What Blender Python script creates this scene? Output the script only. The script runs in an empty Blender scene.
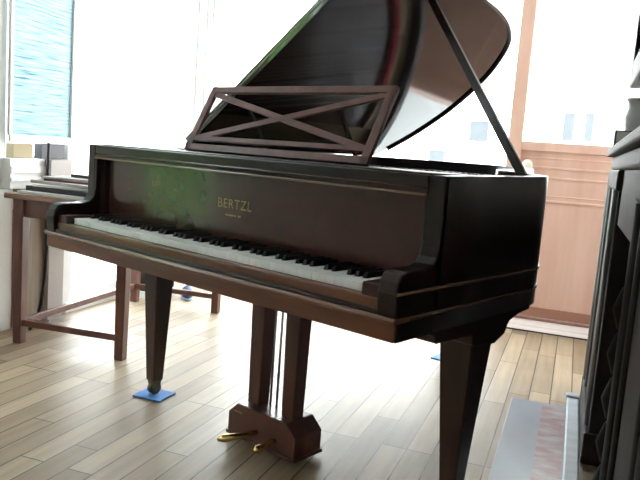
import bpy, bmesh, math, random
from mathutils import Vector, Matrix
random.seed(7)
PI = math.pi
SC = bpy.context.scene
COL = SC.collection

# ------------------------------------------------------------------ materials
def mat(name, base=(.5, .5, .5), rough=.5, metal=0., coat=0., spec=.5, noise=None, bump=0., emit=None):
    """noise = (scale xyz, colour 2, contrast lo, hi): grain or wear in the thing's own colour"""
    m = bpy.data.materials.new(name); m.use_nodes = True
    nt = m.node_tree; b = nt.nodes['Principled BSDF']
    b.inputs['Base Color'].default_value = (*base, 1)
    b.inputs['Roughness'].default_value = rough
    b.inputs['Metallic'].default_value = metal
    b.inputs['Specular IOR Level'].default_value = spec
    b.inputs['Coat Weight'].default_value = coat
    b.inputs['Coat Roughness'].default_value = .06
    if noise:
        sc, c2, lo, hi = noise
        tc = nt.nodes.new('ShaderNodeTexCoord'); mp = nt.nodes.new('ShaderNodeMapping')
        mp.inputs['Scale'].default_value = sc
        n = nt.nodes.new('ShaderNodeTexNoise'); n.inputs['Scale'].default_value = 1; n.inputs['Detail'].default_value = 6
        r = nt.nodes.new('ShaderNodeValToRGB')
        r.color_ramp.elements[0].position = lo; r.color_ramp.elements[0].color = (*base, 1)
        r.color_ramp.elements[1].position = hi; r.color_ramp.elements[1].color = (*c2, 1)
        nt.links.new(tc.outputs['Object'], mp.inputs['Vector']); nt.links.new(mp.outputs[0], n.inputs['Vector'])
        nt.links.new(n.outputs['Fac'], r.inputs['Fac']); nt.links.new(r.outputs[0], b.inputs['Base Color'])
        if bump:
            bp = nt.nodes.new('ShaderNodeBump'); bp.inputs['Strength'].default_value = bump; bp.inputs['Distance'].default_value = .002
            nt.links.new(n.outputs['Fac'], bp.inputs['Height']); nt.links.new(bp.outputs[0], b.inputs['Normal'])
    return m

def glass_mat():
    m = bpy.data.materials.new('window_glass'); m.use_nodes = True
    nt = m.node_tree; nt.nodes.clear()
    o = nt.nodes.new('ShaderNodeOutputMaterial'); mx = nt.nodes.new('ShaderNodeMixShader')
    t = nt.nodes.new('ShaderNodeBsdfTransparent'); g = nt.nodes.new('ShaderNodeBsdfGlossy'); f = nt.nodes.new('ShaderNodeFresnel')
    t.inputs[0].default_value = (.97, .98, .98, 1); g.inputs['Roughness'].default_value = .02
    f.inputs[0].default_value = 1.3
    ge = nt.nodes.new('ShaderNodeNewGeometry'); k = nt.nodes.new('ShaderNodeMath'); k.operation = 'SUBTRACT'; k.inputs[0].default_value = 1
    k2 = nt.nodes.new('ShaderNodeMath'); k2.operation = 'MULTIPLY'
    nt.links.new(ge.outputs['Backfacing'], k.inputs[1]); nt.links.new(k.outputs[0], k2.inputs[0]); nt.links.new(f.outputs[0], k2.inputs[1])
    nt.links.new(k2.outputs[0], mx.inputs[0]); nt.links.new(t.outputs[0], mx.inputs[1]); nt.links.new(g.outputs[0], mx.inputs[2])
    nt.links.new(mx.outputs[0], o.inputs[0])
    return m

def floor_mat():
    m = bpy.data.materials.new('oak_floorboards'); m.use_nodes = True
    nt = m.node_tree; b = nt.nodes['Principled BSDF']; N = nt.nodes.new; L = nt.links.new
    tc = N('ShaderNodeTexCoord'); mp = N('ShaderNodeMapping')
    mp.inputs['Rotation'].default_value = (0, 0, PI / 2); mp.inputs['Location'].default_value = (.35, -.02, 0)
    br = N('ShaderNodeTexBrick')
    br.inputs['Scale'].default_value = 1; br.inputs['Brick Width'].default_value = .82; br.inputs['Row Height'].default_value = .0875
    br.inputs['Mortar Size'].default_value = .0026; br.inputs['Mortar Smooth'].default_value = .2; br.inputs['Bias'].default_value = 0
    br.offset = .37; br.offset_frequency = 3; br.squash = .8; br.squash_frequency = 2
    br.inputs['Color1'].default_value = (.26, .185, .115, 1); br.inputs['Color2'].default_value = (.46, .355, .24, 1)
    br.inputs['Mortar'].default_value = (.06, .045, .035, 1)
    mp2 = N('ShaderNodeMapping'); mp2.inputs['Scale'].default_value = (38, 2.2, 1)
    gr = N('ShaderNodeTexNoise'); gr.inputs['Scale'].default_value = 1; gr.inputs['Detail'].default_value = 5
    w = N('ShaderNodeTexNoise'); w.inputs['Scale'].default_value = 2.1; w.inputs['Detail'].default_value = 3
    L(tc.outputs['Object'], mp.inputs[0]); L(mp.outputs[0], br.inputs['Vector'])
    L(tc.outputs['Object'], mp2.inputs[0]); L(mp2.outputs[0], gr.inputs['Vector']); L(tc.outputs['Object'], w.inputs['Vector'])
    r1 = N('ShaderNodeMapRange'); r1.inputs[1].default_value = .3; r1.inputs[2].default_value = .7; r1.inputs[3].default_value = .8; r1.inputs[4].default_value = 1.1
    r2 = N('ShaderNodeMapRange'); r2.inputs[1].default_value = .3; r2.inputs[2].default_value = .7; r2.inputs[3].default_value = .86; r2.inputs[4].default_value = 1.1
    L(gr.outputs['Fac'], r1.inputs[0]); L(w.outputs['Fac'], r2.inputs[0])
    mu = N('ShaderNodeMath'); mu.operation = 'MULTIPLY'; L(r1.outputs[0], mu.inputs[0]); L(r2.outputs[0], mu.inputs[1])
    vm = N('ShaderNodeVectorMath'); vm.operation = 'SCALE'; L(br.outputs['Color'], vm.inputs[0]); L(mu.outputs[0], vm.inputs['Scale'])
    L(vm.outputs[0], b.inputs['Base Color'])
    b.inputs['Roughness'].default_value = .44; b.inputs['Specular IOR Level'].default_value = .38
    bp = N('ShaderNodeBump'); bp.inputs['Strength'].default_value = .35; bp.inputs['Distance'].default_value = .002
    inv = N('ShaderNodeMath'); inv.operation = 'SUBTRACT'; inv.inputs[0].default_value = 1; L(br.outputs['Fac'], inv.inputs[1])
    L(inv.outputs[0], bp.inputs['Height']); L(bp.outputs[0], b.inputs['Normal'])
    return m

def blind_mat():
    m = bpy.data.materials.new('woven_blue_blind'); m.use_nodes = True
    nt = m.node_tree; N = nt.nodes.new; L = nt.links.new; nt.nodes.clear()
    o = N('ShaderNodeOutputMaterial'); d = N('ShaderNodeBsdfDiffuse'); t = N('ShaderNodeBsdfTranslucent'); mx = N('ShaderNodeMixShader')
    tc = N('ShaderNodeTexCoord'); mp = N('ShaderNodeMapping'); mp.inputs['Scale'].default_value = (1, 5, 110)
    n = N('ShaderNodeTexNoise'); n.inputs['Scale'].default_value = 1; n.inputs['Detail'].default_value = 4
    r = N('ShaderNodeValToRGB')
    e = r.color_ramp.elements
    e[0].position = .30; e[0].color = (.13, .26, .34, 1); e[1].position = .62; e[1].color = (.66, .80, .86, 1)
    k = e.new(.40); k.color = (.36, .60, .74, 1)
    L(tc.outputs['Object'], mp.inputs[0]); L(mp.outputs[0], n.inputs['Vector']); L(n.outputs['Fac'], r.inputs[0])
    L(r.outputs[0], d.inputs[0]); L(r.outputs[0], t.inputs[0]); mx.inputs[0].default_value = .12
    L(d.outputs[0], mx.inputs[1]); L(t.outputs[0], mx.inputs[2]); L(mx.outputs[0], o.inputs[0])
    return m

M = {}
M['piano'] = mat('dark_mahogany_polish', (.012, .0065, .0075), .42, coat=.10, spec=.28, noise=((3, 3, 40), (.022, .010, .010), .35, .7))
M['lidgloss'] = mat('mahogany_high_gloss', (.010, .006, .008), .08, coat=.16, spec=.42, noise=((30, 3, 3), (.02, .010, .009), .35, .7))
M['fall'] = mat('mahogany_fallboard', (.036, .011, .010), .22, coat=.26, spec=.35, noise=((18, 18, 16), (.066, .017, .013), .3, .9))
M['keybed'] = mat('worn_brown_mahogany', (.10, .030, .013), .34, coat=.15, noise=((3, 30, 30), (.19, .062, .026), .35, .75))
M['lip'] = mat('polished_lip_wood', (.16, .075, .045), .2, coat=.6)
M['edge'] = mat('worn_moulding_edge', (.20, .11, .07), .25, coat=.5)
M['pleg'] = mat('mahogany_leg', (.030, .013, .011), .35, coat=.2, noise=((25, 25, 3), (.055, .022, .016), .35, .7))
M['lyre'] = mat('red_mahogany_lyre', (.080, .024, .020), .35, coat=.2, noise=((25, 25, 3), (.125, .040, .032), .35, .7))
M['ivory'] = mat('aged_ivory', (.88, .90, .93), .3, coat=.2)
M['ebony'] = mat('ebony_keys', (.008, .008, .010), .55, spec=.15)
M['brass'] = mat('brass', (.80, .58, .25), .22, metal=1.)
M['oldbrass'] = mat('tarnished_brass', (.10, .095, .06), .4, metal=.7)
M['gilt'] = mat('gilt_lettering', (.34, .25, .11), .5, metal=.3)
M['plate'] = mat('bronze_plate', (.40, .32, .18), .35, metal=.2)
M['sound'] = mat('spruce_soundboard', (.10, .055, .04), .35, coat=.3, noise=((60, 2, 2), (.14, .08, .05), .35, .7))
M['steel'] = mat('string_steel', (.45, .47, .52), .3, metal=1.)
M['felt'] = mat('red_felt', (.50, .02, .04), .95)
M['damp'] = mat('damper_black', (.015, .015, .018), .4)
M['pad'] = mat('blue_pad', (.045, .19, .55), .7, noise=((30, 30, 30), (.06, .24, .62), .35, .7))
M['twood'] = mat('table_brown_wood', (.10, .034, .022), .4, coat=.15, noise=((30, 30, 3), (.16, .058, .038), .35, .7))
M['ttop'] = mat('table_top_wood', (.20, .10, .055), .35, coat=.3, noise=((3, 30, 3), (.29, .155, .09), .35, .7))
M['paper'] = mat('paper_white', (.74, .76, .77), .8)
M['paperg'] = mat('paper_grey', (.42, .39, .37), .8)
M['black'] = mat('black_card', (.012, .012, .016), .5)
M['plum'] = mat('plum_card', (.10, .015, .045), .5)
M['beige'] = mat('beige_card', (.45, .36, .23), .8)
M['dgrey'] = mat('dark_grey_card', (.13, .12, .14), .7)
M['white'] = mat('white_paint', (.85, .85, .84), .45)
M['wall'] = mat('white_plaster', (.80, .80, .79), .8, noise=((6, 6, 6), (.76, .76, .75), .4, .6))
M['wallroom'] = mat('warm_plaster', (.74, .69, .62), .85, noise=((4, 4, 4), (.70, .65, .58), .4, .6))
M['pier'] = mat('shaded_pier_grey', (.42, .38, .36), .7)  # shade of the backlit wall pier, put into its grey colour
M['olive'] = mat('olive_brown_panel', (.26, .20, .14), .7, noise=((2, 22, 1), (.40, .34, .27), .4, .6))
M['door'] = mat('pink_brown_door_wood', (.70, .43, .34), .42, coat=.1, noise=((14, 14, 1.6), (.80, .54, .45), .3, .75))
M['doordk'] = mat('door_bottom_rail', (.38, .18, .13), .45, noise=((2, 14, 14), (.36, .17, .12), .3, .75))
M['glass'] = glass_mat()
M['floor'] = floor_mat()
M['blind'] = blind_mat()
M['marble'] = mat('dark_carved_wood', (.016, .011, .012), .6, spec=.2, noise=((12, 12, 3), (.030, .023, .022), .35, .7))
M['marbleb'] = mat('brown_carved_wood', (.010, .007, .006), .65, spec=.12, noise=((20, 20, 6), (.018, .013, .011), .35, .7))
M['flute'] = mat('paler_brown_fluting', (.050, .042, .036), .6, spec=.2, noise=((12, 12, 3), (.12, .105, .085), .35, .7))  # paler brown than the jamb, used on the far fluting only
M['soot'] = mat('sooty_iron', (.012, .012, .013), .7)
M['hgrey'] = mat('blue_grey_hearth_tile', (.20, .25, .31), .3, noise=((5, 2, 1), (.29, .34, .39), .35, .7))
M['hred'] = mat('red_veined_marble', (.27, .16, .16), .28, noise=((9, 20, 1), (.36, .37, .41), .42, .66))
M['kerb'] = mat('pale_stone_kerb', (.34, .38, .41), .45, noise=((8, 18, 8), (.44, .48, .50), .35, .7))
M['vase'] = mat('grey_glazed_pottery', (.55, .54, .55), .35, coat=.4, noise=((14, 14, 14), (.68, .67, .69), .35, .7))
M['navy'] = mat('navy_cloth_cover', (.015, .02, .09), .6)
M['porc'] = mat('porcelain', (.80, .78, .70), .2, coat=.5)
M['shoeb'] = mat('dark_blue_canvas', (.03, .05, .13), .7)
M['shoel'] = mat('pale_blue_canvas', (.32, .42, .58), .7)
M['facade'] = mat('white_render', (.85, .85, .83), .9)
M['fwin'] = mat('pale_grey_window', (.036, .041, .046), .3)
M['thresh'] = mat('pinkish_threshold', (.86, .76, .73), .5)
M['terrace'] = mat('pale_paving', (.55, .55, .52), .9)
M['leaf'] = mat('hedge_leaf', (.26, .46, .17), .6, noise=((9, 9, 9), (.40, .60, .28), .35, .7))
M['carpetdk'] = mat('rubber', (.02, .02, .02), .6)

# ------------------------------------------------------------------ mesh collector
class MB:
    def __init__(s): s.v = []; s.f = []; s.sm = []
    def add(s, vs, fs, smooth=False):
        o = len(s.v); s.v += [tuple(v) for v in vs]
        for f in fs: s.f.append(tuple(i + o for i in f)); s.sm.append(smooth)
        return s
    def box(s, x0, x1, y0, y1, z0, z1):
        v = [(x, y, z) for z in (z0, z1) for y in (y0, y1) for x in (x0, x1)]
        return s.add(v, [(0, 2, 3, 1), (4, 5, 7, 6), (0, 1, 5, 4), (1, 3, 7, 5), (3, 2, 6, 7), (2, 0, 4, 6)])
    def hexa(s, bot, top):                       # two matching loops (ccw from above)
        n = len(bot)
        fs = [tuple(range(n))[::-1], tuple(range(n, 2 * n))] + [(i, (i + 1) % n, n + (i + 1) % n, n + i) for i in range(n)]
        return s.add(list(bot) + list(top), fs)
    def prism(s, poly, axis, a0, a1, smooth=False):
        def P(p, a): return {'x': (a, p[0], p[1]), 'y': (p[0], a, p[1]), 'z': (p[0], p[1], a)}[axis]
        n = len(poly); v = [P(p, a0) for p in poly] + [P(p, a1) for p in poly]
        s.add(v, [tuple(range(n))[::-1], tuple(range(n, 2 * n))])
        return s.add(v, [(i, (i + 1) % n, n + (i + 1) % n, n + i) for i in range(n)], smooth)
    def taper(s, c0, w0, d0, c1, w1, d1):        # square section from c0 up to c1
        def q(c, w, d): return [(c[0] - w / 2, c[1] - d / 2, c[2]), (c[0] + w / 2, c[1] - d / 2, c[2]), (c[0] + w / 2, c[1] + d / 2, c[2]), (c[0] - w / 2, c[1] + d / 2, c[2])]
        return s.hexa(q(c0, w0, d0), q(c1, w1, d1))
    def bar(s, p, q, w, h, up=(0, 0, 1)):        # rectangular bar p->q
        p, q = Vector(p), Vector(q); d = (q - p).normalized(); u = Vector(up)
        u = (u - d * u.dot(d)).normalized(); r = d.cross(u)
        def ring(c): return [c - r * w / 2 - u * h / 2, c + r * w / 2 - u * h / 2, c + r * w / 2 + u * h / 2, c - r * w / 2 + u * h / 2]
        v = ring(p) + ring(q)
        return s.add(v, [(0, 1, 2, 3), (7, 6, 5, 4), (0, 4, 5, 1), (1, 5, 6, 2), (2, 6, 7, 3), (3, 7, 4, 0)])
    def tube(s, pts, r, n=8, radii=None):
        pts = [Vector(p) for p in pts]; v = []
        for i, p in enumerate(pts):
            d = (pts[min(i + 1, len(pts) - 1)] - pts[max(i - 1, 0)]).normalized()
            a = Vector((0, 0, 1)) if abs(d.z) < .9 else Vector((1, 0, 0))
            x = d.cross(a).normalized(); y = d.cross(x); rr = radii[i] if radii else r
            v += [p + (x * math.cos(2 * PI * k / n) + y * math.sin(2 * PI * k / n)) * rr for k in range(n)]
        m = len(pts)
        s.add(v, [(i * n + k, i * n + (k + 1) % n, (i + 1) * n + (k + 1) % n, (i + 1) * n + k) for i in range(m - 1) for k in range(n)], True)
        return s.add(v, [tuple(range(n))[::-1], tuple(range((m - 1) * n, m * n))])
    def lathe(s, prof, c=(0, 0, 0), n=24, sx=1., sy=1.):
        v = []
        for r, z in prof: v += [(c[0] + sx * r * math.cos(2 * PI * k / n), c[1] + sy * r * math.sin(2 * PI * k / n), c[2] + z) for k in range(n)]
        m = len(prof)
        s.add(v, [(i * n + k, i * n + (k + 1) % n, (i + 1) * n + (k + 1) % n, (i + 1) * n + k) for i in range(m - 1) for k in range(n)], True)
        return s.add(v, [tuple(range(n))[::-1], tuple(range((m - 1) * n, m * n))])
    def build(s, name, m, parent=None, root=(0, 0, 0), bevel=0, seg=2):
        me = bpy.data.meshes.new(name)
        r = Vector(root)
        me.from_pydata([Vector(v) - r for v in s.v], [], s.f); me.update()
        for p, k in zip(me.polygons, s.sm): p.use_smooth = k
        bm = bmesh.new(); bm.from_mesh(me); bmesh.ops.remove_doubles(bm, verts=bm.verts, dist=1e-6)
        bmesh.ops.recalc_face_normals(bm, faces=bm.faces); bm.to_mesh(me); bm.free()
        me.materials.append(M[m])
        o = bpy.data.objects.new(name, me); COL.objects.link(o)
        if parent: o.parent = parent
        if bevel:
            bv = o.modifiers.new('bevel', 'BEVEL'); bv.width = bevel; bv.segments = seg; bv.limit_method = 'ANGLE'; bv.angle_limit = .7
            bv.harden_normals = False
        return o

def tag(o, label=None, cat=None, group=None, kind=None):
    if label: o['label'] = label
    if cat: o['category'] = cat
    if group: o['group'] = group
    if kind: o['kind'] = kind
    return o
def empty(name, loc, label, cat, rz=0., group=None):
    o = bpy.data.objects.new(name, None); COL.objects.link(o); o.location = loc; o.rotation_euler.z = rz
    o.empty_display_size = .1
    return tag(o, label, cat, group)
def copy_part(o, parent, off):
    c = o.copy(); COL.objects.link(c); c.parent = parent; c.location = o.location + Vector(off); return c
def spline(pts, n=10):                            # Catmull-Rom through pts
    P = [Vector(p) for p in pts]; out = []
    for i in range(len(P) - 1):
        a, b, c, d = P[max(i - 1, 0)], P[i], P[i + 1], P[min(i + 2, len(P) - 1)]
        for k in range(n):
            t = k / n
            out.append(.5 * ((2 * b) + (c - a) * t + (2 * a - 5 * b + 4 * c - d) * t * t + (3 * b - a - 3 * c + d) * t ** 3))
    out.append(P[-1]); return out

# ------------------------------------------------------------------ room frame: s across, t along the floorboards
RZ = 1.9268 - PI / 2
AX = Vector((math.cos(RZ), math.sin(RZ), 0)); BX = Vector((-math.sin(RZ), math.cos(RZ), 0))
def st(s, t, z=0.): return AX * s + BX * t + Vector((0, 0, z))
def room(mb, name, m, parent=None, kind='structure', bevel=0):
    o = mb.build(name, m, parent, bevel=bevel)
    if not parent:
        o.rotation_euler.z = RZ
        if kind: o['kind'] = kind
    return o

# ------------------------------------------------------------------ camera
cam = bpy.data.cameras.new('camera'); co = bpy.data.objects.new('camera', cam); COL.objects.link(co)
yaw, pitch, roll = -.7041, -.1253, .0749
f = Vector((math.sin(yaw) * math.cos(pitch), math.cos(yaw) * math.cos(pitch), math.sin(pitch)))
rt = f.cross(Vector((0, 0, 1))).normalized(); up = rt.cross(f)
r2 = rt * math.cos(roll) + up * math.sin(roll); u2 = -rt * math.sin(roll) + up * math.cos(roll)
R = Matrix((r2, u2, -f)).transposed().to_4x4()
co.matrix_world = Matrix.Translation((2.2448, -1.1908, .983)) @ R
cam.sensor_width = 36; cam.lens = 36 * 692.42 / 640; cam.clip_start = .05; cam.clip_end = 200
SC.camera = co

# ------------------------------------------------------------------ grand piano
W, H, ZB, ZT = 1.456, .952, .596, .641
PR = Vector((.73, .9, 0))
piano = empty('grand_piano', PR, 'dark mahogany grand piano with its lid propped open and keyboard uncovered', 'piano')
def pb(mb, name, m, parent=None, bevel=0, seg=2): return mb.build(name, m, parent or piano, PR, bevel, seg)
def lift(y): return .019 * (y - .15)              # the tail stands a little higher
curve = spline([(W, .50), (1.455, .62), (1.443, .735), (1.372, .86), (1.24, .98), (1.14, 1.10), (1.085, 1.25), (1.058, 1.42), (1.022, 1.58),
                (.962, 1.72), (.885, 1.815), (.735, 1.915), (.58, 1.962), (.404, 1.978), (.21, 1.945), (.07, 1.885)], 8)
curve = [Vector((p[0], p[1])) for p in curve]
outer = [Vector((W, .15)), Vector((W, .32))] + curve + [Vector((0, 1.835)), Vector((0, 1.2)), Vector((0, .6)), Vector((0, .15))]
def offset(pl, d):                                # inwards (to the left of travel)
    out = []
    for i, p in enumerate(pl):
        a = pl[max(i - 1, 0)]; b = pl[min(i + 1, len(pl) - 1)]
        t = (b - a).normalized(); out.append(p + Vector((-t.y, t.x)) * d)
    return out
inner = offset(outer, .038); inner[0].y = .15; inner[-1].y = .15
def wall_loop(mb, lo, li, z0, z1):                # open-ended wall between two polylines
    n = len(lo); v = []
    for p in lo: v.append((p.x, p.y, z0(p.y)))
    for p in lo: v.append((p.x, p.y, z1(p.y)))
    for p in li: v.append((p.x, p.y, z0(p.y)))
    for p in li: v.append((p.x, p.y, z1(p.y)))
    for i in range(n - 1):
        mb.add([v[i], v[i + 1], v[n + i + 1], v[n + i]], [(0, 1, 2, 3)], True)
        mb.add([v[2 * n + i], v[3 * n + i], v[3 * n + i + 1], v[2 * n + i + 1]], [(0, 1, 2, 3)], True)
        mb.add([v[n + i], v[n + i + 1], v[3 * n + i + 1], v[3 * n + i]], [(0, 1, 2, 3)])
        mb.add([v[i], v[2 * n + i], v[2 * n + i + 1], v[i + 1]], [(0, 1, 2, 3)])
    for i in (0, n - 1): mb.add([v[i], v[n + i], v[3 * n + i], v[2 * n + i]], [(0, 1, 2, 3)])
mb = MB(); wall_loop(mb, outer, inner, lambda y: ZB, lambda y: H + lift(y))
rim = pb(mb, 'case_rim', 'piano')
for z in (.646, .702):
    mb = MB(); lo = offset([Vector((W, 0))] + outer + [Vector((0, 0))], -.0035); lo[0].y = lo[-1].y = -.004
    wall_loop(mb, lo, offset([Vector((W, 0))] + outer + [Vector((0, 0))], .004), lambda y: z - .004, lambda y: z + .003)
    pb(mb, 'bead_moulding', 'edge', rim)
# bottom of the case, so that nothing shows through it
mb = MB(); mb.prism([(p.x, p.y) for p in offset(outer, .04)], 'z', ZB + .01, ZB + .03); pb(mb, 'case_bottom', 'piano')
# arms
prof = [(.0, ZT), (-.004, .70), (.0, .725), (.012, .741), (.03, .7465), (.105, .748), (.13, .755), (.145, .770), (.152, .80), (.153, H - .001), (.17, H - .001), (.17, ZT)]
for x0, x1 in ((0, .05), (W - .05, W)):
    mb = MB(); mb.prism(prof, 'x', x0, x1, False); pb(mb, 'arm', 'piano', bevel=.004)
# key bed with its moulded lip, key slip, key blocks
mb = MB(); mb.box(0, W, 0, .149, ZB, ZT); kb = pb(mb, 'key_bed', 'keybed', bevel=.003)
mb = MB(); mb.prism([(-.010, ZT - .004), (-.012, ZT + .004), (-.006, ZT + .010), (.05, ZT + .010), (.05, ZT - .004)], 'x', -.004, W + .004); pb(mb, 'front_lip', 'lip', kb, bevel=.002)
for x0, x1 in ((-.003, 0), (W, W + .003)):
    mb = MB(); mb.box(x0, x1, .004, .15, ZB + .001, ZT - .004); pb(mb, 'end_cap', 'piano', kb)
mb = MB(); mb.box(.05, W - .05, .010, .036, ZT + .006, .683); pb(mb, 'key_slip', 'keybed', bevel=.004)
mb = MB(); mb.box(.05, W - .05, .002, .03, ZT + .006, .660); pb(mb, 'slip_moulding', 'piano', bevel=.006)
KX0, KW = .1065, .0239; KY = .039
for x0, x1 in ((.05, KX0 - .002), (KX0 + 52 * KW + .002, W - .05)):
    mb = MB(); mb.box(x0, x1, .012, .19, .65, .712); pb(mb, 'key_block', 'fall', bevel=.005)
# keyboard: every key a mesh object of its own
mb = MB(); mb.box(KX0 + .0006, KX0 + KW - .0006, KY, .20, .682, .702)
wk = pb(mb, 'white_key', 'ivory', bevel=.0012)
for i in range(1, 52): copy_part(wk, piano, (i * KW, 0, 0))
first = None
for i in range(51):                                # white key 0 is A; a black key sits after A C D F G
    if i % 7 in (1, 4): continue
    xc = KX0 + (i + 1) * KW
    if first is None:
        mb = MB(); x = xc
        mb.hexa([(x - .0062, KY + .048, .70), (x + .0062, KY + .048, .70), (x + .0062, .20, .70), (x - .0062, .20, .70)],
                [(x - .0052, KY + .056, .7145), (x + .0052, KY + .056, .7145), (x + .0052, .20, .7145), (x - .0052, .20, .7145)])
        first = pb(mb, 'black_key', 'ebony', bevel=.001); x_first = xc
    else: copy_part(first, piano, (xc - x_first, 0, 0))
# fallboard, gilt lettering, front rail
fb = MB(); fb.prism([(.188, .695), (.188, .905), (.206, .905), (.206, .695)], 'x', .05, W - .05); fall = pb(fb, 'fallboard', 'fall')
tilt = 0.
def lettering(text, size, x, z, name):
    cu = bpy.data.curves.new(name, 'FONT'); cu.body = text; cu.size = size; cu.align_x = 'CENTER'; cu.extrude = .0004; cu.space_character = 1.12
    to = bpy.data.objects.new('tmp', cu); COL.objects.link(to)
    dg = bpy.context.evaluated_depsgraph_get(); me = bpy.data.meshes.new_from_object(to.evaluated_get(dg))
    bpy.data.objects.remove(to)
    me.materials.clear(); me.materials.append(M['gilt'])
    y = .1874
    mt = Matrix.Translation(Vector((x, y, z)) - PR) @ Matrix.Rotation(PI / 2 - (-tilt), 4, 'X')
    me.transform(mt)
    o = bpy.data.objects.new(name, me); COL.objects.link(o); o.parent = fall; o['label'] = 'worn gilt maker lettering'
    return o
lettering('BERTZL', .040, .735, .800, 'maker_lettering')
mb = MB()
for i, w_ in enumerate((.012, .020, .008, .014)): 
    x = .705 + i * .018; z = .780; y = .188
    mb.box(x - w_ / 2, x + w_ / 2, y - .0012, y + .002, z - .0025, z + .0025)
pb(mb, 'small_gilt_line', 'gilt', fall)
fr = MB(); fr.box(.045, W - .045, .150, .26, .905, H - .001); rail = pb(fr, 'front_rail', 'piano', bevel=.003)
for z in (.922, .907):
    mb = MB(); mb.box(.045, W - .045, .143, .152, z - .003, z + .003); pb(mb, 'rail_bead', 'edge' if z < .91 else 'fall', rail, bevel=.002)
# music shelf and music desk
mb = MB(); mb.box(.05, W - .05, .17, .40, H - .012, H + .004); pb(mb, 'music_shelf', 'piano', bevel=.003)
DX0, DX1 = .350, 1.124
def dp(u, v):                                      # u 0..1 across, v 0..1 up the tilted desk
    return Vector((DX0 + (DX1 - DX0) * u, .300 + .115 * v, .958 + .220 * v))
nrm = Vector((0, -.220, .115)).normalized()
mb = MB(); TH = .014
for (a, b_, w_) in (((0, .955), (1, .955), .024), ((0, .05), (1, .05), .024), ((.017, 0), (.017, 1), .028), ((.983, 0), (.983, 1), .028)):
    mb.bar(dp(*a), dp(*b_), w_, TH, nrm)
desk = pb(mb, 'music_desk', 'lyre', bevel=.002)
mb = MB(); mb.bar(dp(.02, .18), dp(.98, .90), .020, .009, nrm); pb(mb, 'cross_slat', 'lyre', desk, bevel=.001)
mb = MB(); mb.bar(dp(.02, .90), dp(.98, .18), .020, .009, nrm); pb(mb, 'cross_slat', 'lyre', desk, bevel=.001)
mb = MB(); mb.bar(dp(.0, .19), dp(1., .19), .016, .012, nrm); pb(mb, 'lower_slat', 'lyre', desk, bevel=.001)
for u in (.25, .75): 
    mb = MB(); mb.bar(dp(u, .75) + Vector((0, .006, 0)), (dp(u, .75).x, .52, H - .01), .012, .008); pb(mb, 'desk_strut', 'piano', desk)
# inside: soundboard, bronze plate, red felt, strings, dampers
ins = [p for p in inner if p.y > .30]; ins = [Vector((inner[0].x, .38))] + ins + [Vector((inner[-1].x, .38))]
def slab(mb, poly, z0, z1):
    n = len(poly); v = [(p.x, p.y, z0 + lift(p.y)) for p in poly] + [(p.x, p.y, z1 + lift(p.y)) for p in poly]
    mb.add(v, [tuple(range(n))[::-1], tuple(range(n, 2 * n))] + [(i, (i + 1) % n, n + (i + 1) % n, n + i) for i in range(n)])
mb = MB(); slab(mb, ins, .850, .862); pb(mb, 'soundboard', 'sound')
mb = MB(); fl = offset(inner, .085); fl[0].y = fl[-1].y = .15
a = [p for p in inner if p.y > .40]; b_ = [fl[i] for i, p in enumerate(inner) if p.y > .40]
wall_loop(mb, a, b_, lambda y: .868 + lift(y), lambda y: .890 + lift(y))
mb.box(.045, W - .045, .27, .60, .870, .902)
plate = pb(mb, 'iron_plate', 'plate')
mb = MB(); f0 = offset(inner, .088); f1 = offset(inner, .120)
idx = [i for i, p in enumerate(inner) if p.y > .62 and p.x > .25]
wall_loop(mb, [f0[i] for i in idx], [f1[i] for i in idx], lambda y: .868 + lift(y), lambda y: .892 + lift(y)); pb(mb, 'felt_strip', 'felt')
mb = MB(); mb.box(.06, W - .06, .455, .475, .900, .912); pb(mb, 'felt_strip', 'felt')
mb = MB()
tail = [f1[i] for i in idx]
for k in range(88):
    u = k / 87; x = .10 + 1.22 * u
    e = tail[int((1 - u) * (len(tail) - 1))]
    mb.tube([(x, .40, .916), (e.x, e.y, .897 + lift(e.y))], .0009 if u > .3 else .0018, 4)
tag(pb(mb, 'strings', 'steel'), kind='stuff')
mb = MB(); mb.box(.108, .120, .60, .66, .930, .955); mb.box(.111, .117, .615, .645, .915, .931)
dm = pb(mb, 'damper', 'damp')
for k in range(1, 60): copy_part(dm, piano, (k * .0205, k * .0008, 0))
# lid (hinged on the bass side), folded front flap, prop, hinges
TH_ = math.radians(36.2); c_, s_ = math.cos(TH_), math.sin(TH_)
up_l = Vector((-s_, 0, c_))
def LP(s, y, h=0.): return Vector((s * c_, y, H + .006 + lift(y) + s * s_)) + up_l * h
lidcurve = offset([p for p in outer], -.012)
lid_out = [Vector((W + .012, .585))] + [p for p in lidcurve[:-1] if p.y > .60 and p.x > .004] + [Vector((-.006, 1.86)), Vector((-.006, .585))]
def lid_slab(poly, h0, h1, name, m, parent, bevel=0):
    n = len(poly); v = [LP(p.x, p.y, h0) for p in poly] + [LP(p.x, p.y, h1) for p in poly]
    mb = MB(); mb.add(v, [tuple(range(n))[::-1], tuple(range(n, 2 * n))]); mb.add(v, [(i, (i + 1) % n, n + (i + 1) % n, n + i) for i in range(n)])
    return pb(mb, name, m, parent, bevel)
lid = lid_slab(lid_out, 0, .020, 'lid', 'lidgloss', piano, .003)
flap = [Vector((W + .01, .592)), Vector((W + .01, 1.0)), Vector((.0, 1.0)), Vector((.0, .592))]
lo = [Vector((W + .012, .62))] + [p for p in lidcurve[:-1] if p.y > .64 and p.x > .02]; li = offset(lo, .010)
mb = MB(); n = len(lo)
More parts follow.
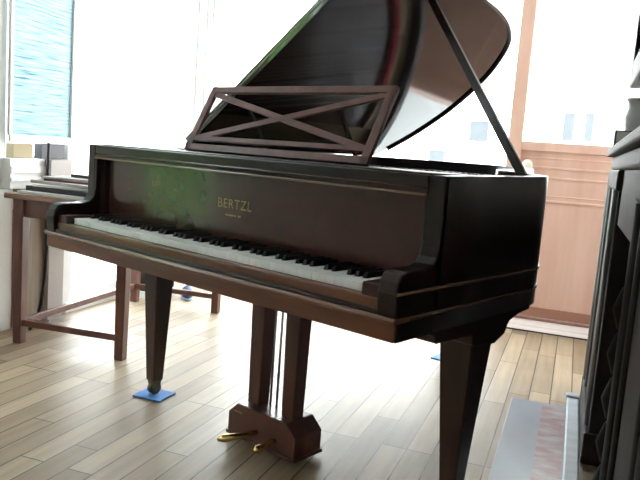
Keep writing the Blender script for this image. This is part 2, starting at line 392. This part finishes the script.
for i in range(n - 1):
    q = [LP(lo[i].x, lo[i].y, .002), LP(lo[i + 1].x, lo[i + 1].y, .002), LP(lo[i + 1].x, lo[i + 1].y, -.012), LP(lo[i].x, lo[i].y, -.012),
         LP(li[i].x, li[i].y, .002), LP(li[i + 1].x, li[i + 1].y, .002), LP(li[i + 1].x, li[i + 1].y, -.012), LP(li[i].x, li[i].y, -.012)]
    mb.add(q, [(0, 1, 2, 3), (4, 7, 6, 5), (3, 2, 6, 7), (0, 4, 5, 1)])
pb(mb, 'lid_edge_moulding', 'piano', lid)
lid_slab(flap, .0235, .0425, 'front_flap', 'lidgloss', lid, .003)
mb = MB(); mb.bar(LP(.01, .588, .022), LP(1.45, .588, .022), .008, .008, up_l); pb(mb, 'flap_hinge', 'oldbrass', lid)
for y in (.75, 1.25, 1.7):
    mb = MB(); mb.box(-.008, -.002, y, y + .07, H + lift(y) - .02, H + lift(y) + .03); pb(mb, 'lid_hinge', 'brass', lid)
foot = Vector((1.385, .715, .945)); tip = Vector((.845, .925, 1.583))
mb = MB(); mb.bar(foot, tip, .026, .018, (0, 1, 0)); prop = pb(mb, 'lid_prop', 'piano', bevel=.003)
mb = MB(); mb.box(1.355, 1.415, .69, .74, .925, .957); pb(mb, 'prop_bracket', 'brass', prop, bevel=.002)
# legs
def piano_leg(x, y, top_w, top_d, front, back, foot_z=.062, xs=(.11, .11)):
    mb = MB()
    mb.taper((x, y, foot_z), .046, .046, (x, y, .545), top_w, top_d)
    lg = pb(mb, 'leg', 'pleg', bevel=.003)
    mb = MB()
    p = [(y - front, ZB), (y - front + .006, .584), (y - front + .035, .570), (y - front + .045, .552), (y - top_d / 2 - .012, .545), (y - top_d / 2 - .006, .520), (y - top_d / 2, .515),
         (y + top_d / 2, .503), (y + top_d / 2 + .03, .514), (y + top_d / 2 + .055, .522), (y + top_d / 2 + .07, .545), (y + back - .13, .556), (y + back - .07, .570), (y + back - .006, .574), (y + back, .590), (y + back, ZB)]
    mb.prism(p, 'x', x - xs[0] / 2 - .02, x + xs[1] / 2 + .02); pb(mb, 'leg_block', 'pleg', lg, bevel=.003)
    mb = MB(); mb.tube([(x - .012, y, .030), (x + .012, y, .030)], .024, 16); cs = pb(mb, 'caster', 'oldbrass', lg)
    mb = MB(); mb.taper((x, y, .034), .03, .03, (x, y, foot_z + .01), .040, .040); pb(mb, 'caster_socket', 'oldbrass', lg)
    return lg
piano_leg(1.375, .475, .10, .12, .295, .27, xs=(.11, .07))
piano_leg(.105, .40, .085, .085, .20, .22)
piano_leg(.58, 1.80, .10, .10, .17, .10)
# pedal lyre
LX, LY = .727, .43
mb = MB()
mb.prism([(.572, .022), (.882, .022), (.882, .090), (.840, .128), (.614, .128), (.572, .090)], 'y', LY - .065, LY + .065)
lyre = pb(mb, 'pedal_lyre', 'lyre', bevel=.004)
mb = MB(); mb.box(.567, .887, LY - .068, LY + .070, .012, .024); pb(mb, 'base_plinth', 'lyre', lyre, bevel=.002)
for x in (.648, .806):
    mb = MB(); mb.taper((x, LY, .12), .052, .05, (x, LY, ZB), .066, .06); pb(mb, 'pillar', 'lyre', lyre, bevel=.003)
mb = MB(); mb.box(.57, .884, LY - .05, LY + .05, ZB - .016, ZB); pb(mb, 'lyre_head', 'lyre', lyre, bevel=.002)
for x in (.695, .724, .755):
    mb = MB(); mb.tube([(x, LY + .01, .12), (x, LY + .01, ZB)], .0042, 10); pb(mb, 'pedal_rod', 'steel', lyre)
for path in ([(.712, .37, .058), (.706, .335, .058), (.690, .295, .055), (.668, .262, .050), (.655, .246, .046)], [(.795, .37, .056), (.795, .345, .056), (.795, .315, .053), (.795, .288, .048), (.795, .276, .045)]):
    mb = MB(); mb.tube(path, .01, 12, [.008, .009, .011, .013, .006])
    pb(mb, 'pedal', 'brass', lyre)
mb = MB(); mb.box(.60, .64, LY - .066, LY - .062, .098, .102); pb(mb, 'lyre_badge', 'brass', lyre)

# blue pads under the casters
for x, y, a, lb in ((.108, .40, .35, 'square blue pad under the front bass leg of the piano'), (.565, 1.84, .1, 'blue pad under the rear leg, half hidden behind the near leg')):
    mb = MB(); mb.box(-.062, .062, -.056, .056, 0, .006)
    o = mb.build('floor_pad', 'pad', bevel=.002); o.location = (x, y, 0); o.rotation_euler.z = a
    tag(o, lb, 'pad', 'blue pads under the piano legs')

# ------------------------------------------------------------------ side table by the left wall
TZ = .70
tb = empty('side_table', st(-.447, 1.125), 'brown wooden table with square legs, loaded with folders, left of the piano', 'table', RZ + .085)
S0, S1, T0, T1 = -.267, .267, -.515, .515
mb = MB(); mb.box(S0 - .055, S1 + .055, T0 - .055, T1 + .055, TZ - .024, TZ); mb.build('tabletop', 'ttop', tb, bevel=.004)
for s in (S0, S1):
    for t in (T0, T1):
        mb = MB(); mb.taper((s, t, 0), .042, .042, (s, t, TZ - .024), .052, .052); mb.build('leg', 'twood', tb, bevel=.003)
for (a, b_) in (((S0, T0), (S1, T0)), ((S0, T1), (S1, T1)), ((S0, T0), (S0, T1)), ((S1, T0), (S1, T1))):
    mb = MB(); mb.bar((*a, TZ - .066), (*b_, TZ - .066), .02, .084); mb.build('apron', 'twood', tb, bevel=.002)
for (a, b_) in (((S0, T0), (S1, T0)), ((S0, T1), (S1, T1)), ((S0, T0), (S0, T1))):
    mb = MB(); mb.bar((*a, .098), (*b_, .098), .024, .030); mb.build('stretcher', 'twood', tb, bevel=.002)
# papers and folders on it: one object each, stacked
def sheet(name, s, t, w, d, z, h, m, rz, label, cat, group=None):
    r = empty(name, st(s, t, z), label, cat, RZ + rz, group) if False else None
    mb = MB(); mb.box(-w / 2, w / 2, -d / 2, d / 2, 0, h)
    o = mb.build(name, m, bevel=min(.002, h * .3)); o.location = st(s, t, z); o.rotation_euler.z = RZ + rz
    return tag(o, label, cat, group)
z = TZ
G1 = 'papers piled on the side table'
for (nm, s, t, w, d, h, m, rz, lb, ct) in (
    ('paper_sheaf', -.50, .78, .42, .36, .007, 'paper', .05, 'white paper sheaf at the bottom of the table pile', 'papers'),
    ('folder', -.50, .79, .36, .34, .015, 'black', -.06, 'thick black folder low in the table pile', 'folder'),
    ('paper_sheaf', -.47, .80, .38, .32, .007, 'paper', .12, 'white sheaf lying directly on the thick black folder', 'papers'),
    ('folder', -.51, .81, .36, .31, .010, 'paperg', -.12, 'grey folder in the middle of the table pile', 'folder'),
    ('folder', -.47, .83, .34, .28, .006, 'plum', .04, 'thin plum folder near the top of the table pile', 'folder'),
    ('paper_sheaf', -.50, .84, .34, .27, .007, 'paperg', .14, 'pale grey sheaf on top of the plum folder', 'papers'),
    ('folder', -.44, .90, .26, .22, .010, 'black', -.08, 'black folder on the very top of the table pile', 'folder')):
    h *= 1.5; sheet(nm, s, t, w, d, z, h, m, rz, lb, ct, G1); z += h
sheet('booklet', -.20, .76, .13, .18, TZ, .006, 'plum', .3, 'small plum booklet at the table edge beside the piano', 'booklet')

# ------------------------------------------------------------------ shoe and box on the floor behind the table
sh = empty('shoe', st(-.565, 1.90), 'dark blue and pale blue shoe lying on the floor behind the table', 'shoe', RZ + 2.2)
mb = MB(); mb.lathe([(.0, 0), (.9, 0), (1., .15), (1., .85), (.95, 1.)], n=20); mb.v = [(v[0] * .105 + .0, v[1] * .036, v[2] * .018) for v in mb.v]; mb.build('sole', 'shoel', sh)
mb = MB(); mb.lathe([(1., 0), (1.02, .3), (.9, .6), (.62, .86), (.3, .98), (.02, 1.)], n=20)
mb.v = [(v[0] * .10 - .03 * v[2] * (v[0] > 0), v[1] * .034, .016 + v[2] * (.068 if v[0] < .3 else .045)) for v in mb.v]; mb.build('upper', 'shoeb', sh)
mb = MB(); mb.lathe([(.6, 0), (.62, .4), (.3, .9), (.02, 1.)], n=16); mb.v = [(v[0] * .05 + .03, v[1] * .046, .045 + v[2] * .032) for v in mb.v]; mb.build('tongue', 'shoel', sh)
bx = empty('wooden_crate', st(-.775, 1.835), 'low dark wooden crate on the floor beneath the far end of the table', 'crate', RZ)
mb = MB(); mb.box(-.10, .08, -.12, .12, .045, .22); mb.build('body', 'marbleb', bx, bevel=.004)
mb = MB(); mb.box(-.105, .085, -.125, .125, 0, .045); mb.build('base_strip', 'paper', bx, bevel=.003)

# ------------------------------------------------------------------ room shell
SL, SR, TF, TBK, CZ = -.90, 2.05, -3.6, 2.55, 2.75
mb = MB(); mb.box(SL - .2, SR + .5, TF - .2, TBK + .2, -.10, 0); room(mb, 'floor', 'floor')
mb = MB(); mb.box(SL - .2, SR + .5, TF - .2, TBK + .2, CZ, CZ + .15); room(mb, 'ceiling', 'wall')
def wall_with_holes(axis, c0, c1, a0, a1, z0, z1, holes):
    mb = MB(); cuts = sorted({a0, a1} | {h[0] for h in holes} | {h[1] for h in holes})
    for u, v in zip(cuts, cuts[1:]):
        hs = sorted([(h[2], h[3]) for h in holes if h[0] <= u + 1e-6 and h[1] >= v - 1e-6]); z = z0
        for b, t in hs + [(z1, z1)]:
            if b > z + 1e-6:
                if axis == 's': mb.box(c0, c1, u, v, z, b)
                else: mb.box(u, v, c0, c1, z, b)
            z = t
    return mb
LW = [(.72, 1.155, .845, 2.15), (1.21, 2.52, .05, 2.35), (-.68, -.24, .55, 2.25)]
room(wall_with_holes('s', SL - .18, SL, TF, TBK + .18, 0, CZ, LW), 'wall_left', 'wall')
BWH = [(-.88, 1.262, .24, 2.45), (1.262, 2.04, 0, 2.45)]
room(wall_with_holes('t', TBK, TBK + .18, SL, SR + .45, 0, CZ, BWH), 'wall_back', 'wall')
mb = MB(); mb.box(SR, SR + .2, TF, TBK, 0, CZ); room(mb, 'wall_right', 'wallroom')
mb = MB(); mb.box(SL - .18, SR + .2, TF - .18, TF, 0, CZ); room(mb, 'wall_front', 'wallroom')
# dado of pink-brown wood under the back window
mb = MB(); mb.box(-.90, 1.262, TBK - .03, TBK, .12, .22); mb.box(-.90, 1.262, TBK - .045, TBK, 0, .12); mb.box(-.90, 1.262, TBK - .06, TBK + .02, .22, .245); room(mb, 'baseboard_back', 'door', bevel=.003)
mb = MB(); mb.box(SL, SL + .015, TF, .70, 0, .14); mb.box(SL, SL + .02, 1.155, 2.5, 0, .05); room(mb, 'baseboard_left', 'white')
mb = MB(); mb.box(SL, SL + .09, .93, 1.04, 0, .845); mb.box(SL, SL + .05, .93, 1.13, .70, .845); mb.box(SL, SL + .105, .925, 1.045, 0, .02); room(mb, 'trim_1', 'pier')
mb = MB(); mb.box(SL, SL + .06, .76, .93, 0, .70); room(mb, 'trim_4', 'olive')
mb = MB(); mb.box(SL, SL + .05, .70, .93, .70, .845)
for z in (.735, .775, .79): mb.box(SL + .05, SL + .058, .70, .93, z, z + .018)
room(mb, 'trim_5', 'white', bevel=.002)
# white panelled lining to the left of the window
mb = MB(); mb.box(SL, SL + .02, -.05, .74, 0, .70); mb.box(SL + .02, SL + .032, -.05, .74, .60, .70); mb.box(SL + .02, SL + .032, -.05, .74, 0, .12)
for t in (-.05, .30, .66): mb.box(SL + .02, SL + .032, t, t + .08, .12, .60)
room(mb, 'trim_2', 'white', bevel=.003)
# window 1 with the woven blind
mb = MB(); x0, x1 = SL - .10, SL - .05
mb.box(x0, x1, .72, .755, .845, 2.15); mb.box(x0, x1, 1.12, 1.155, .845, 2.15); mb.box(x0, x1, .72, 1.155, 2.11, 2.15); mb.box(x0, x1, .72, 1.155, .845, .858); mb.box(x0, x1, .915, .94, .845, 2.15)
w1 = room(mb, 'window_1', 'white', bevel=.002)
mb = MB(); mb.box(SL - .08, SL - .076, .75, 1.12, .855, 2.12); mb.build('window_pane', 'glass', w1)
bl = empty('roller_blind', st(SL + .012, .94, .955), 'woven blue blind with a white bottom bar in the left window', 'blind', RZ)
mb = MB(); mb.box(.0, .004, -.205, .205, .0, 1.25); mb.build('blind_cloth', 'blind', bl)
mb = MB(); mb.box(-.006, .012, -.215, .215, -.030, .006); mb.build('bottom_bar', 'white', bl, bevel=.003)
for t in (-.218, .211):
    mb = MB(); mb.box(-.004, .016, t - .008, t + .010, 0, 1.25); mb.build('side_channel', 'white', bl, bevel=.002)
mb = MB(); mb.tube([(.006, -.22, 1.27), (.006, .22, 1.27)], .022, 12); mb.build('blind_roller', 'white', bl)
for s, t, w, d, h, m, nm, lb, ct in ((SL - .02, .83, .05, .13, .072, 'beige', 'card_box', 'small beige box on the window sill under the blind', 'box'),
                                     (SL - .02, 1.04, .05, .17, .076, 'dgrey', 'card_box', 'dark grey box on the window sill under the blind', 'box')):
    sheet(nm, s, t, w, d, .858 if False else .846, h, m, 0, lb, ct)
# hanging black cord
mb = MB(); mb.tube([st(-.785, .88, z) for z in (.93, .8, .6)] + [st(-.783, .882, .4), st(-.78, .87, .25), st(-.775, .84, .12), st(-.77, .80, .03), st(-.77, .76, .008)], .008, 8)
tag(mb.build('cord', 'black'), 'black cord hanging down the shaded wall pier behind the table', 'cord')
# white glazed doors in the left wall
mb = MB(); x0, x1 = SL - .10, SL - .05
for t0, t1 in ((1.21, 1.235), (2.50, 2.52)): mb.box(x0, x1, t0, t1, .05, 2.35)
mb.box(x0, x1, 1.21, 2.52, 2.31, 2.35); mb.box(x0, x1, 1.21, 2.52, .05, .09)
d2 = room(mb, 'door_2', 'white', bevel=.002)
mb = MB(); mb.box(SL - .078, SL - .074, 1.23, 2.505, .08, 2.32); mb.build('door_pane', 'glass', d2)
# back window
mb = MB(); y0, y1 = TBK + .05, TBK + .10
mb.box(-.88, -.86, y0, y1, .24, 2.45); mb.box(-.88, 1.262, y0, y1, 2.40, 2.45); mb.box(-.88, 1.262, y0, y1, .24, .265)
w2 = room(mb, 'window_2', 'white', bevel=.002)
mb = MB(); mb.box(-.865, 1.262, TBK + .072, TBK + .076, .26, 2.41); mb.build('window_pane', 'glass', w2)
# window 3, by the player's left hand, looking on a hedge
mb = MB(); x0, x1 = SL - .10, SL - .05
for t0, t1 in ((-.68, -.64), (-.28, -.24)): mb.box(x0, x1, t0, t1, .55, 2.25)
mb.box(x0, x1, -.68, -.24, 2.21, 2.25); mb.box(x0, x1, -.68, -.24, .55, .59)
w3 = room(mb, 'window_3', 'white', bevel=.002)
mb = MB(); mb.box(SL - .078, SL - .074, -.65, -.27, .57, 2.23); mb.build('window_pane', 'glass', w3)
# glazed wooden door at the back right
y0, y1 = TBK - .02, TBK + .05
mb = MB(); mb.box(1.262, 1.345, TBK - .045, TBK + .09, 0, 2.45)
d1 = room(mb, 'door_1', 'door', bevel=.004)
mb = MB(); mb.box(1.345, 2.04, y0, y1, .10, 1.13); mb.build('lower_panel', 'door', d1)
for z0, z1, d in ((1.09, 1.145, .02), (.985, 1.0, .008), (1.045, 1.055, .006), (.925, .94, .006), (.785, .80, .010), (.82, .828, .004)):
    mb = MB(); mb.box(1.345, 2.04, y0 - d, y0 + .01, z0, z1); mb.build('panel_moulding', 'door', d1, bevel=.003)
mb = MB(); mb.box(1.345, 2.04, y0 - .012, y1, .075, .135); mb.build('bottom_rail', 'doordk', d1, bevel=.003)
mb = MB(); mb.prism([(y0 - .10, 0), (y0 - .10, .008), (y0 - .05, .016), (y0 - .045, .026), (y0 - .005, .050), (y1, .055), (y1, 0)], 'x', 1.262, 2.04); mb.build('threshold', 'thresh', d1, bevel=.006)
mb = MB(); mb.box(1.262, 2.04, y0 - .008, y1, .052, .068); mb.build('threshold_strip', 'doordk', d1, bevel=.003)
mb = MB(); mb.box(1.262, 2.04, y0 - .112, y0 - .10, 0, .006); mb.build('threshold_edge', 'soot', d1)
mb = MB(); mb.box(1.345, 2.04, TBK + .012, TBK + .017, 1.14, 2.41); mb.build('door_pane', 'glass', d1)
mb = MB(); mb.box(1.345, 2.04, y0, y1, 2.41, 2.45); mb.build('top_rail', 'door', d1)
mb = MB(); mb.lathe([(.0, -.045), (.022, -.042), (.031, -.028), (.033, -.018), (.026, -.006), (.012, 0), (.012, .03)], n=24)
mb.v = [(1.392 + v[0], y0 - .03 + v[2], .996 + v[1] * 1.25) for v in mb.v]; kn = mb.build('door_knob', 'porc', d1); kn['label'] = 'white porcelain knob'

# ------------------------------------------------------------------ fireplace on the right wall, with hearth
fp = empty('fireplace_surround', st(1.817, .3), 'dark carved fireplace surround with a projecting mantel shelf at the right edge', 'fireplace', RZ)
o_ = Vector((1.817, .3))
def fbx(mb, s0, s1, t0, t1, z0, z1): mb.box(s0 - o_.x, s1 - o_.x, t0 - o_.y, t1 - o_.y, z0, z1)
for t0, t1, nm in ((.55, 1.255, 'far'), (-1.0, -.30, 'near')):
    mb = MB()
    fbx(mb, 1.817, SR, t0 + .0, t1, 0, 1.0)
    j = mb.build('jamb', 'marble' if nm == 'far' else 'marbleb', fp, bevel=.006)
    mb = MB()
    for k, (a, b_) in enumerate(((.04, .10), (.16, .20), (.50, .54), (.60, .66))):
        tt0 = t0 + a; mb.tube([(0, tt0 + (b_ - a) / 2 - o_.y, .12), (0, tt0 + (b_ - a) / 2 - o_.y, .93)], (b_ - a) / 2, 12)
    mb.v = [(v[0] * .5, v[1], v[2]) for v in mb.v]
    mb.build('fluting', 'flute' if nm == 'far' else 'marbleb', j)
    if nm == 'near':
        mb = MB()
        for k in range(6): mb.lathe([(.0, -.05), (.012, -.045), (.020, -.02), (.026, 0), (.020, .02), (.012, .045), (.0, .05)], (-.002, t1 - .004 - o_.y, .20 + k * .10), 12)
        mb.build('carved_edge', 'marbleb', j)
    mb = MB(); fbx(mb, 1.803, 1.90, t0 - .01, t1 + .012, 0, .11); mb.build('plinth_block', 'marble', j, bevel=.006)
    mb = MB(); fbx(mb, 1.806, 1.90, t0 - .01, t1 + .012, .93, 1.0); mb.build('capital', 'marble', j, bevel=.008)
mb = MB(); fbx(mb, 1.825, SR, -.30, .55, .82, 1.0); mb.build('frieze', 'marble', fp, bevel=.004)
mb = MB(); fbx(mb, 1.812, SR, -1.0, 1.255, 1.0, 1.055); mb.build('cornice', 'marble', fp, bevel=.012, seg=3)
mb = MB(); fbx(mb, 1.79, SR, -1.03, 1.285, 1.055, 1.085); mb.build('mantel_shelf', 'marble', fp, bevel=.006)
mb = MB(); fbx(mb, 1.96, SR, -.30, .55, 0, .82); mb.build('firebox', 'soot', fp)
for t in (.30, -.05):
    mb = MB(); fbx(mb, 1.86, 1.97, t - .012, t + .012, .0, .80); mb.build('inner_slip', 'soot', fp, bevel=.004)
hs = empty('hearth', st(1.66, .3), 'blue-grey hearth slab with a red veined marble inset on the floor', 'hearth', RZ)
mb = MB(); mb.box(-.13, .09, -.95, .80, 0, .006); mb.build('tile_border', 'hgrey', hs, bevel=.001)
mb = MB(); mb.box(-.005, .085, -.93, .76, .004, .008); mb.build('marble_inset', 'hred', hs)
kr = empty('hearth_kerb', st(1.775, .3), 'pale stone kerb along the foot of the dark fireplace', 'kerb', RZ)
mb = MB(); mb.box(-.025, .024, -.95, .93, 0, .018); mb.build('kerb_stone', 'kerb', kr, bevel=.006)
mb = MB(); mb.box(-.03, .024, .90, .95, 0, .028); mb.build('kerb_end', 'kerb', kr, bevel=.006)
# on the mantel shelf
vs = empty('vase', st(1.888, 1.05, 1.085), 'grey glazed pottery vase with a flared lip on the mantel shelf', 'vase', RZ)
mb = MB(); mb.lathe([(.0, 0), (.045, 0), (.042, .015), (.055, .05), (.070, .10), (.072, .14), (.060, .18), (.062, .20), (.078, .222), (.070, .222), (.052, .20), (.0, .19)], n=28); mb.v = [(v[0] * .86, v[1] * .86, v[2] * .86) for v in mb.v]; mb.build('vase_body', 'vase', vs)
for a in (-1, 1):
    mb = MB(); mb.tube([(0, a * .050, .160), (0, a * .080, .148), (0, a * .085, .11), (0, a * .060, .078)], .007, 8); mb.build('vase_handle', 'vase', vs)
bk = empty('book', st(1.845, .905, 1.085), 'dark navy book lying on the mantel shelf beside the grey vase', 'book', RZ)
mb = MB(); mb.box(-.05, .05, -.065, .065, 0, .004); mb.box(-.05, .05, -.065, .065, .054, .058); mb.box(-.05, -.044, -.065, .065, 0, .058); mb.build('cover', 'navy', bk, bevel=.001)
mb = MB(); mb.box(-.044, .046, -.062, .062, .004, .054); mb.build('page_block', 'paper', bk)
mb = MB(); mb.box(1.96, SR, -1.0, 1.25, 1.085, CZ); room(mb, 'trim_3', 'wallroom')
mr = empty('mirror', st(1.89, .12, 1.335), 'dark framed overmantel mirror above the mantel shelf', 'mirror', RZ)
mb = MB()
for t0, t1, z0, z1 in ((-1.1, -.98, 0, 1.2), (1.01, 1.13, 0, 1.2), (-.98, 1.01, 1.08, 1.2), (-.98, 1.01, 0, .10)): mb.box(-.05, .055, t0, t1, z0, z1)
mb.build('frame', 'marble', mr, bevel=.01)
mb = MB(); mb.box(.02, .05, -.98, 1.01, .10, 1.08); M['mirror'] = mat('silvered_glass', (.8, .8, .8), .03, metal=1.); mb.build('mirror_glass', 'mirror', mr)

# ------------------------------------------------------------------ outdoors
mb = MB(); mb.box(-14, 16, TBK + .3, 30, -.3, -.12); mb.box(-14, SL - .3, -14, TBK + .3, -.3, -.12); room(mb, 'ground', 'terrace')
bd = empty('building', st(2, 10), 'white rendered house with pale windows seen beyond the back window', 'building', RZ)
mb = MB(); mb.box(-14, 12, 0, 4, -.2, 7); mb.build('house_wall', 'facade', bd)
for (s0, s1, z0, z1) in ((-2.10, -1.80, 1.36, 1.70), (-2.75, -2.49, .95, 1.17), (-.63, -.47, 1.46, 1.90), (-.30, -.18, 1.46, 1.92), (-5.2, -4.6, 1.0, 1.9), (-6.6, -6.0, 1.0, 1.9), (-.2, .5, 3.6, 4.6), (-3.4, -2.7, 3.6, 4.6)):
    mb = MB(); mb.box(s0, s1, -.02, .02, z0, z1); w_ = mb.build('window', 'fwin', bd)
    mb = MB(); mb.box(s0 - .06, s1 + .06, -.05, .0, z0 - .06, z0); mb.box(s0 - .04, s1 + .04, -.04, 0, z1, z1 + .05); mb.build('window_sill', 'white', w_)
mb = MB(); rnd = random.Random(3)
for k in range(900):
    c = Vector((-2.3 + rnd.uniform(-.35, .45), rnd.uniform(-2.6, .9), rnd.uniform(-.1, 2.3)))
    n = Vector((rnd.gauss(.5, 1), rnd.gauss(0, 1), rnd.gauss(.4, 1))).normalized(); x = n.orthogonal().normalized() * rnd.uniform(.06, .12); y = n.cross(x) * .6
    mb.add([c - x, c - y, c + x, c + y], [(0, 1, 2, 3)])
mb.box(-2.6, -2.3, -2.6, .9, -.12, 2.1)
hd = room(mb, 'hedge', 'leaf', kind=None); tag(hd, 'green clipped hedge outside the left front window', 'hedge')

# ------------------------------------------------------------------ daylight
wd = bpy.data.worlds.new('sky'); SC.world = wd; wd.use_nodes = True
bg = wd.node_tree.nodes['Background']; bg.inputs[0].default_value = (.80, .91, 1., 1); bg.inputs[1].default_value = 3.1
sn = bpy.data.lights.new('sun', 'SUN'); so = bpy.data.objects.new('sun', sn); COL.objects.link(so)
sn.energy = 8; sn.angle = .02; sn.color = (1, .97, .92)
dv = AX * -.25 + BX * .8 + Vector((0, 0, -.62))
so.rotation_euler = dv.to_track_quat('-Z', 'Y').to_euler(); so.location = st(0, -6, 9)
def portal(s, t, z, w, h, nrm):
    l = bpy.data.lights.new('window_daylight', 'AREA'); l.shape = 'RECTANGLE'; l.size = w; l.size_y = h
    o = bpy.data.objects.new('window_daylight', l); COL.objects.link(o); o.location = st(s, t, z)
    o.rotation_euler = nrm.to_track_quat('-Z', 'Z').to_euler()
    l.cycles.is_portal = True
portal(.19, TBK + .12, 1.345, 2.14, 2.2, -BX); portal(1.69, TBK + .12, 1.78, .72, 1.32, -BX)
portal(SL - .12, 1.835, 1.2, 1.25, 2.3, AX); portal(SL - .12, -.46, 1.4, .44, 1.7, AX); portal(SL - .12, .94, 1.5, .44, 1.3, AX)

SC.view_settings.view_transform = 'Standard'; SC.view_settings.look = 'None'; SC.view_settings.gamma = 1; SC.view_settings.use_curve_mapping = False
SC.view_settings.exposure = 1.85
SC.cycles.use_denoising = True
SC.cycles.max_bounces = 10; SC.cycles.diffuse_bounces = 6; SC.cycles.transparent_max_bounces = 12
SC.cycles.sample_clamp_indirect = 8
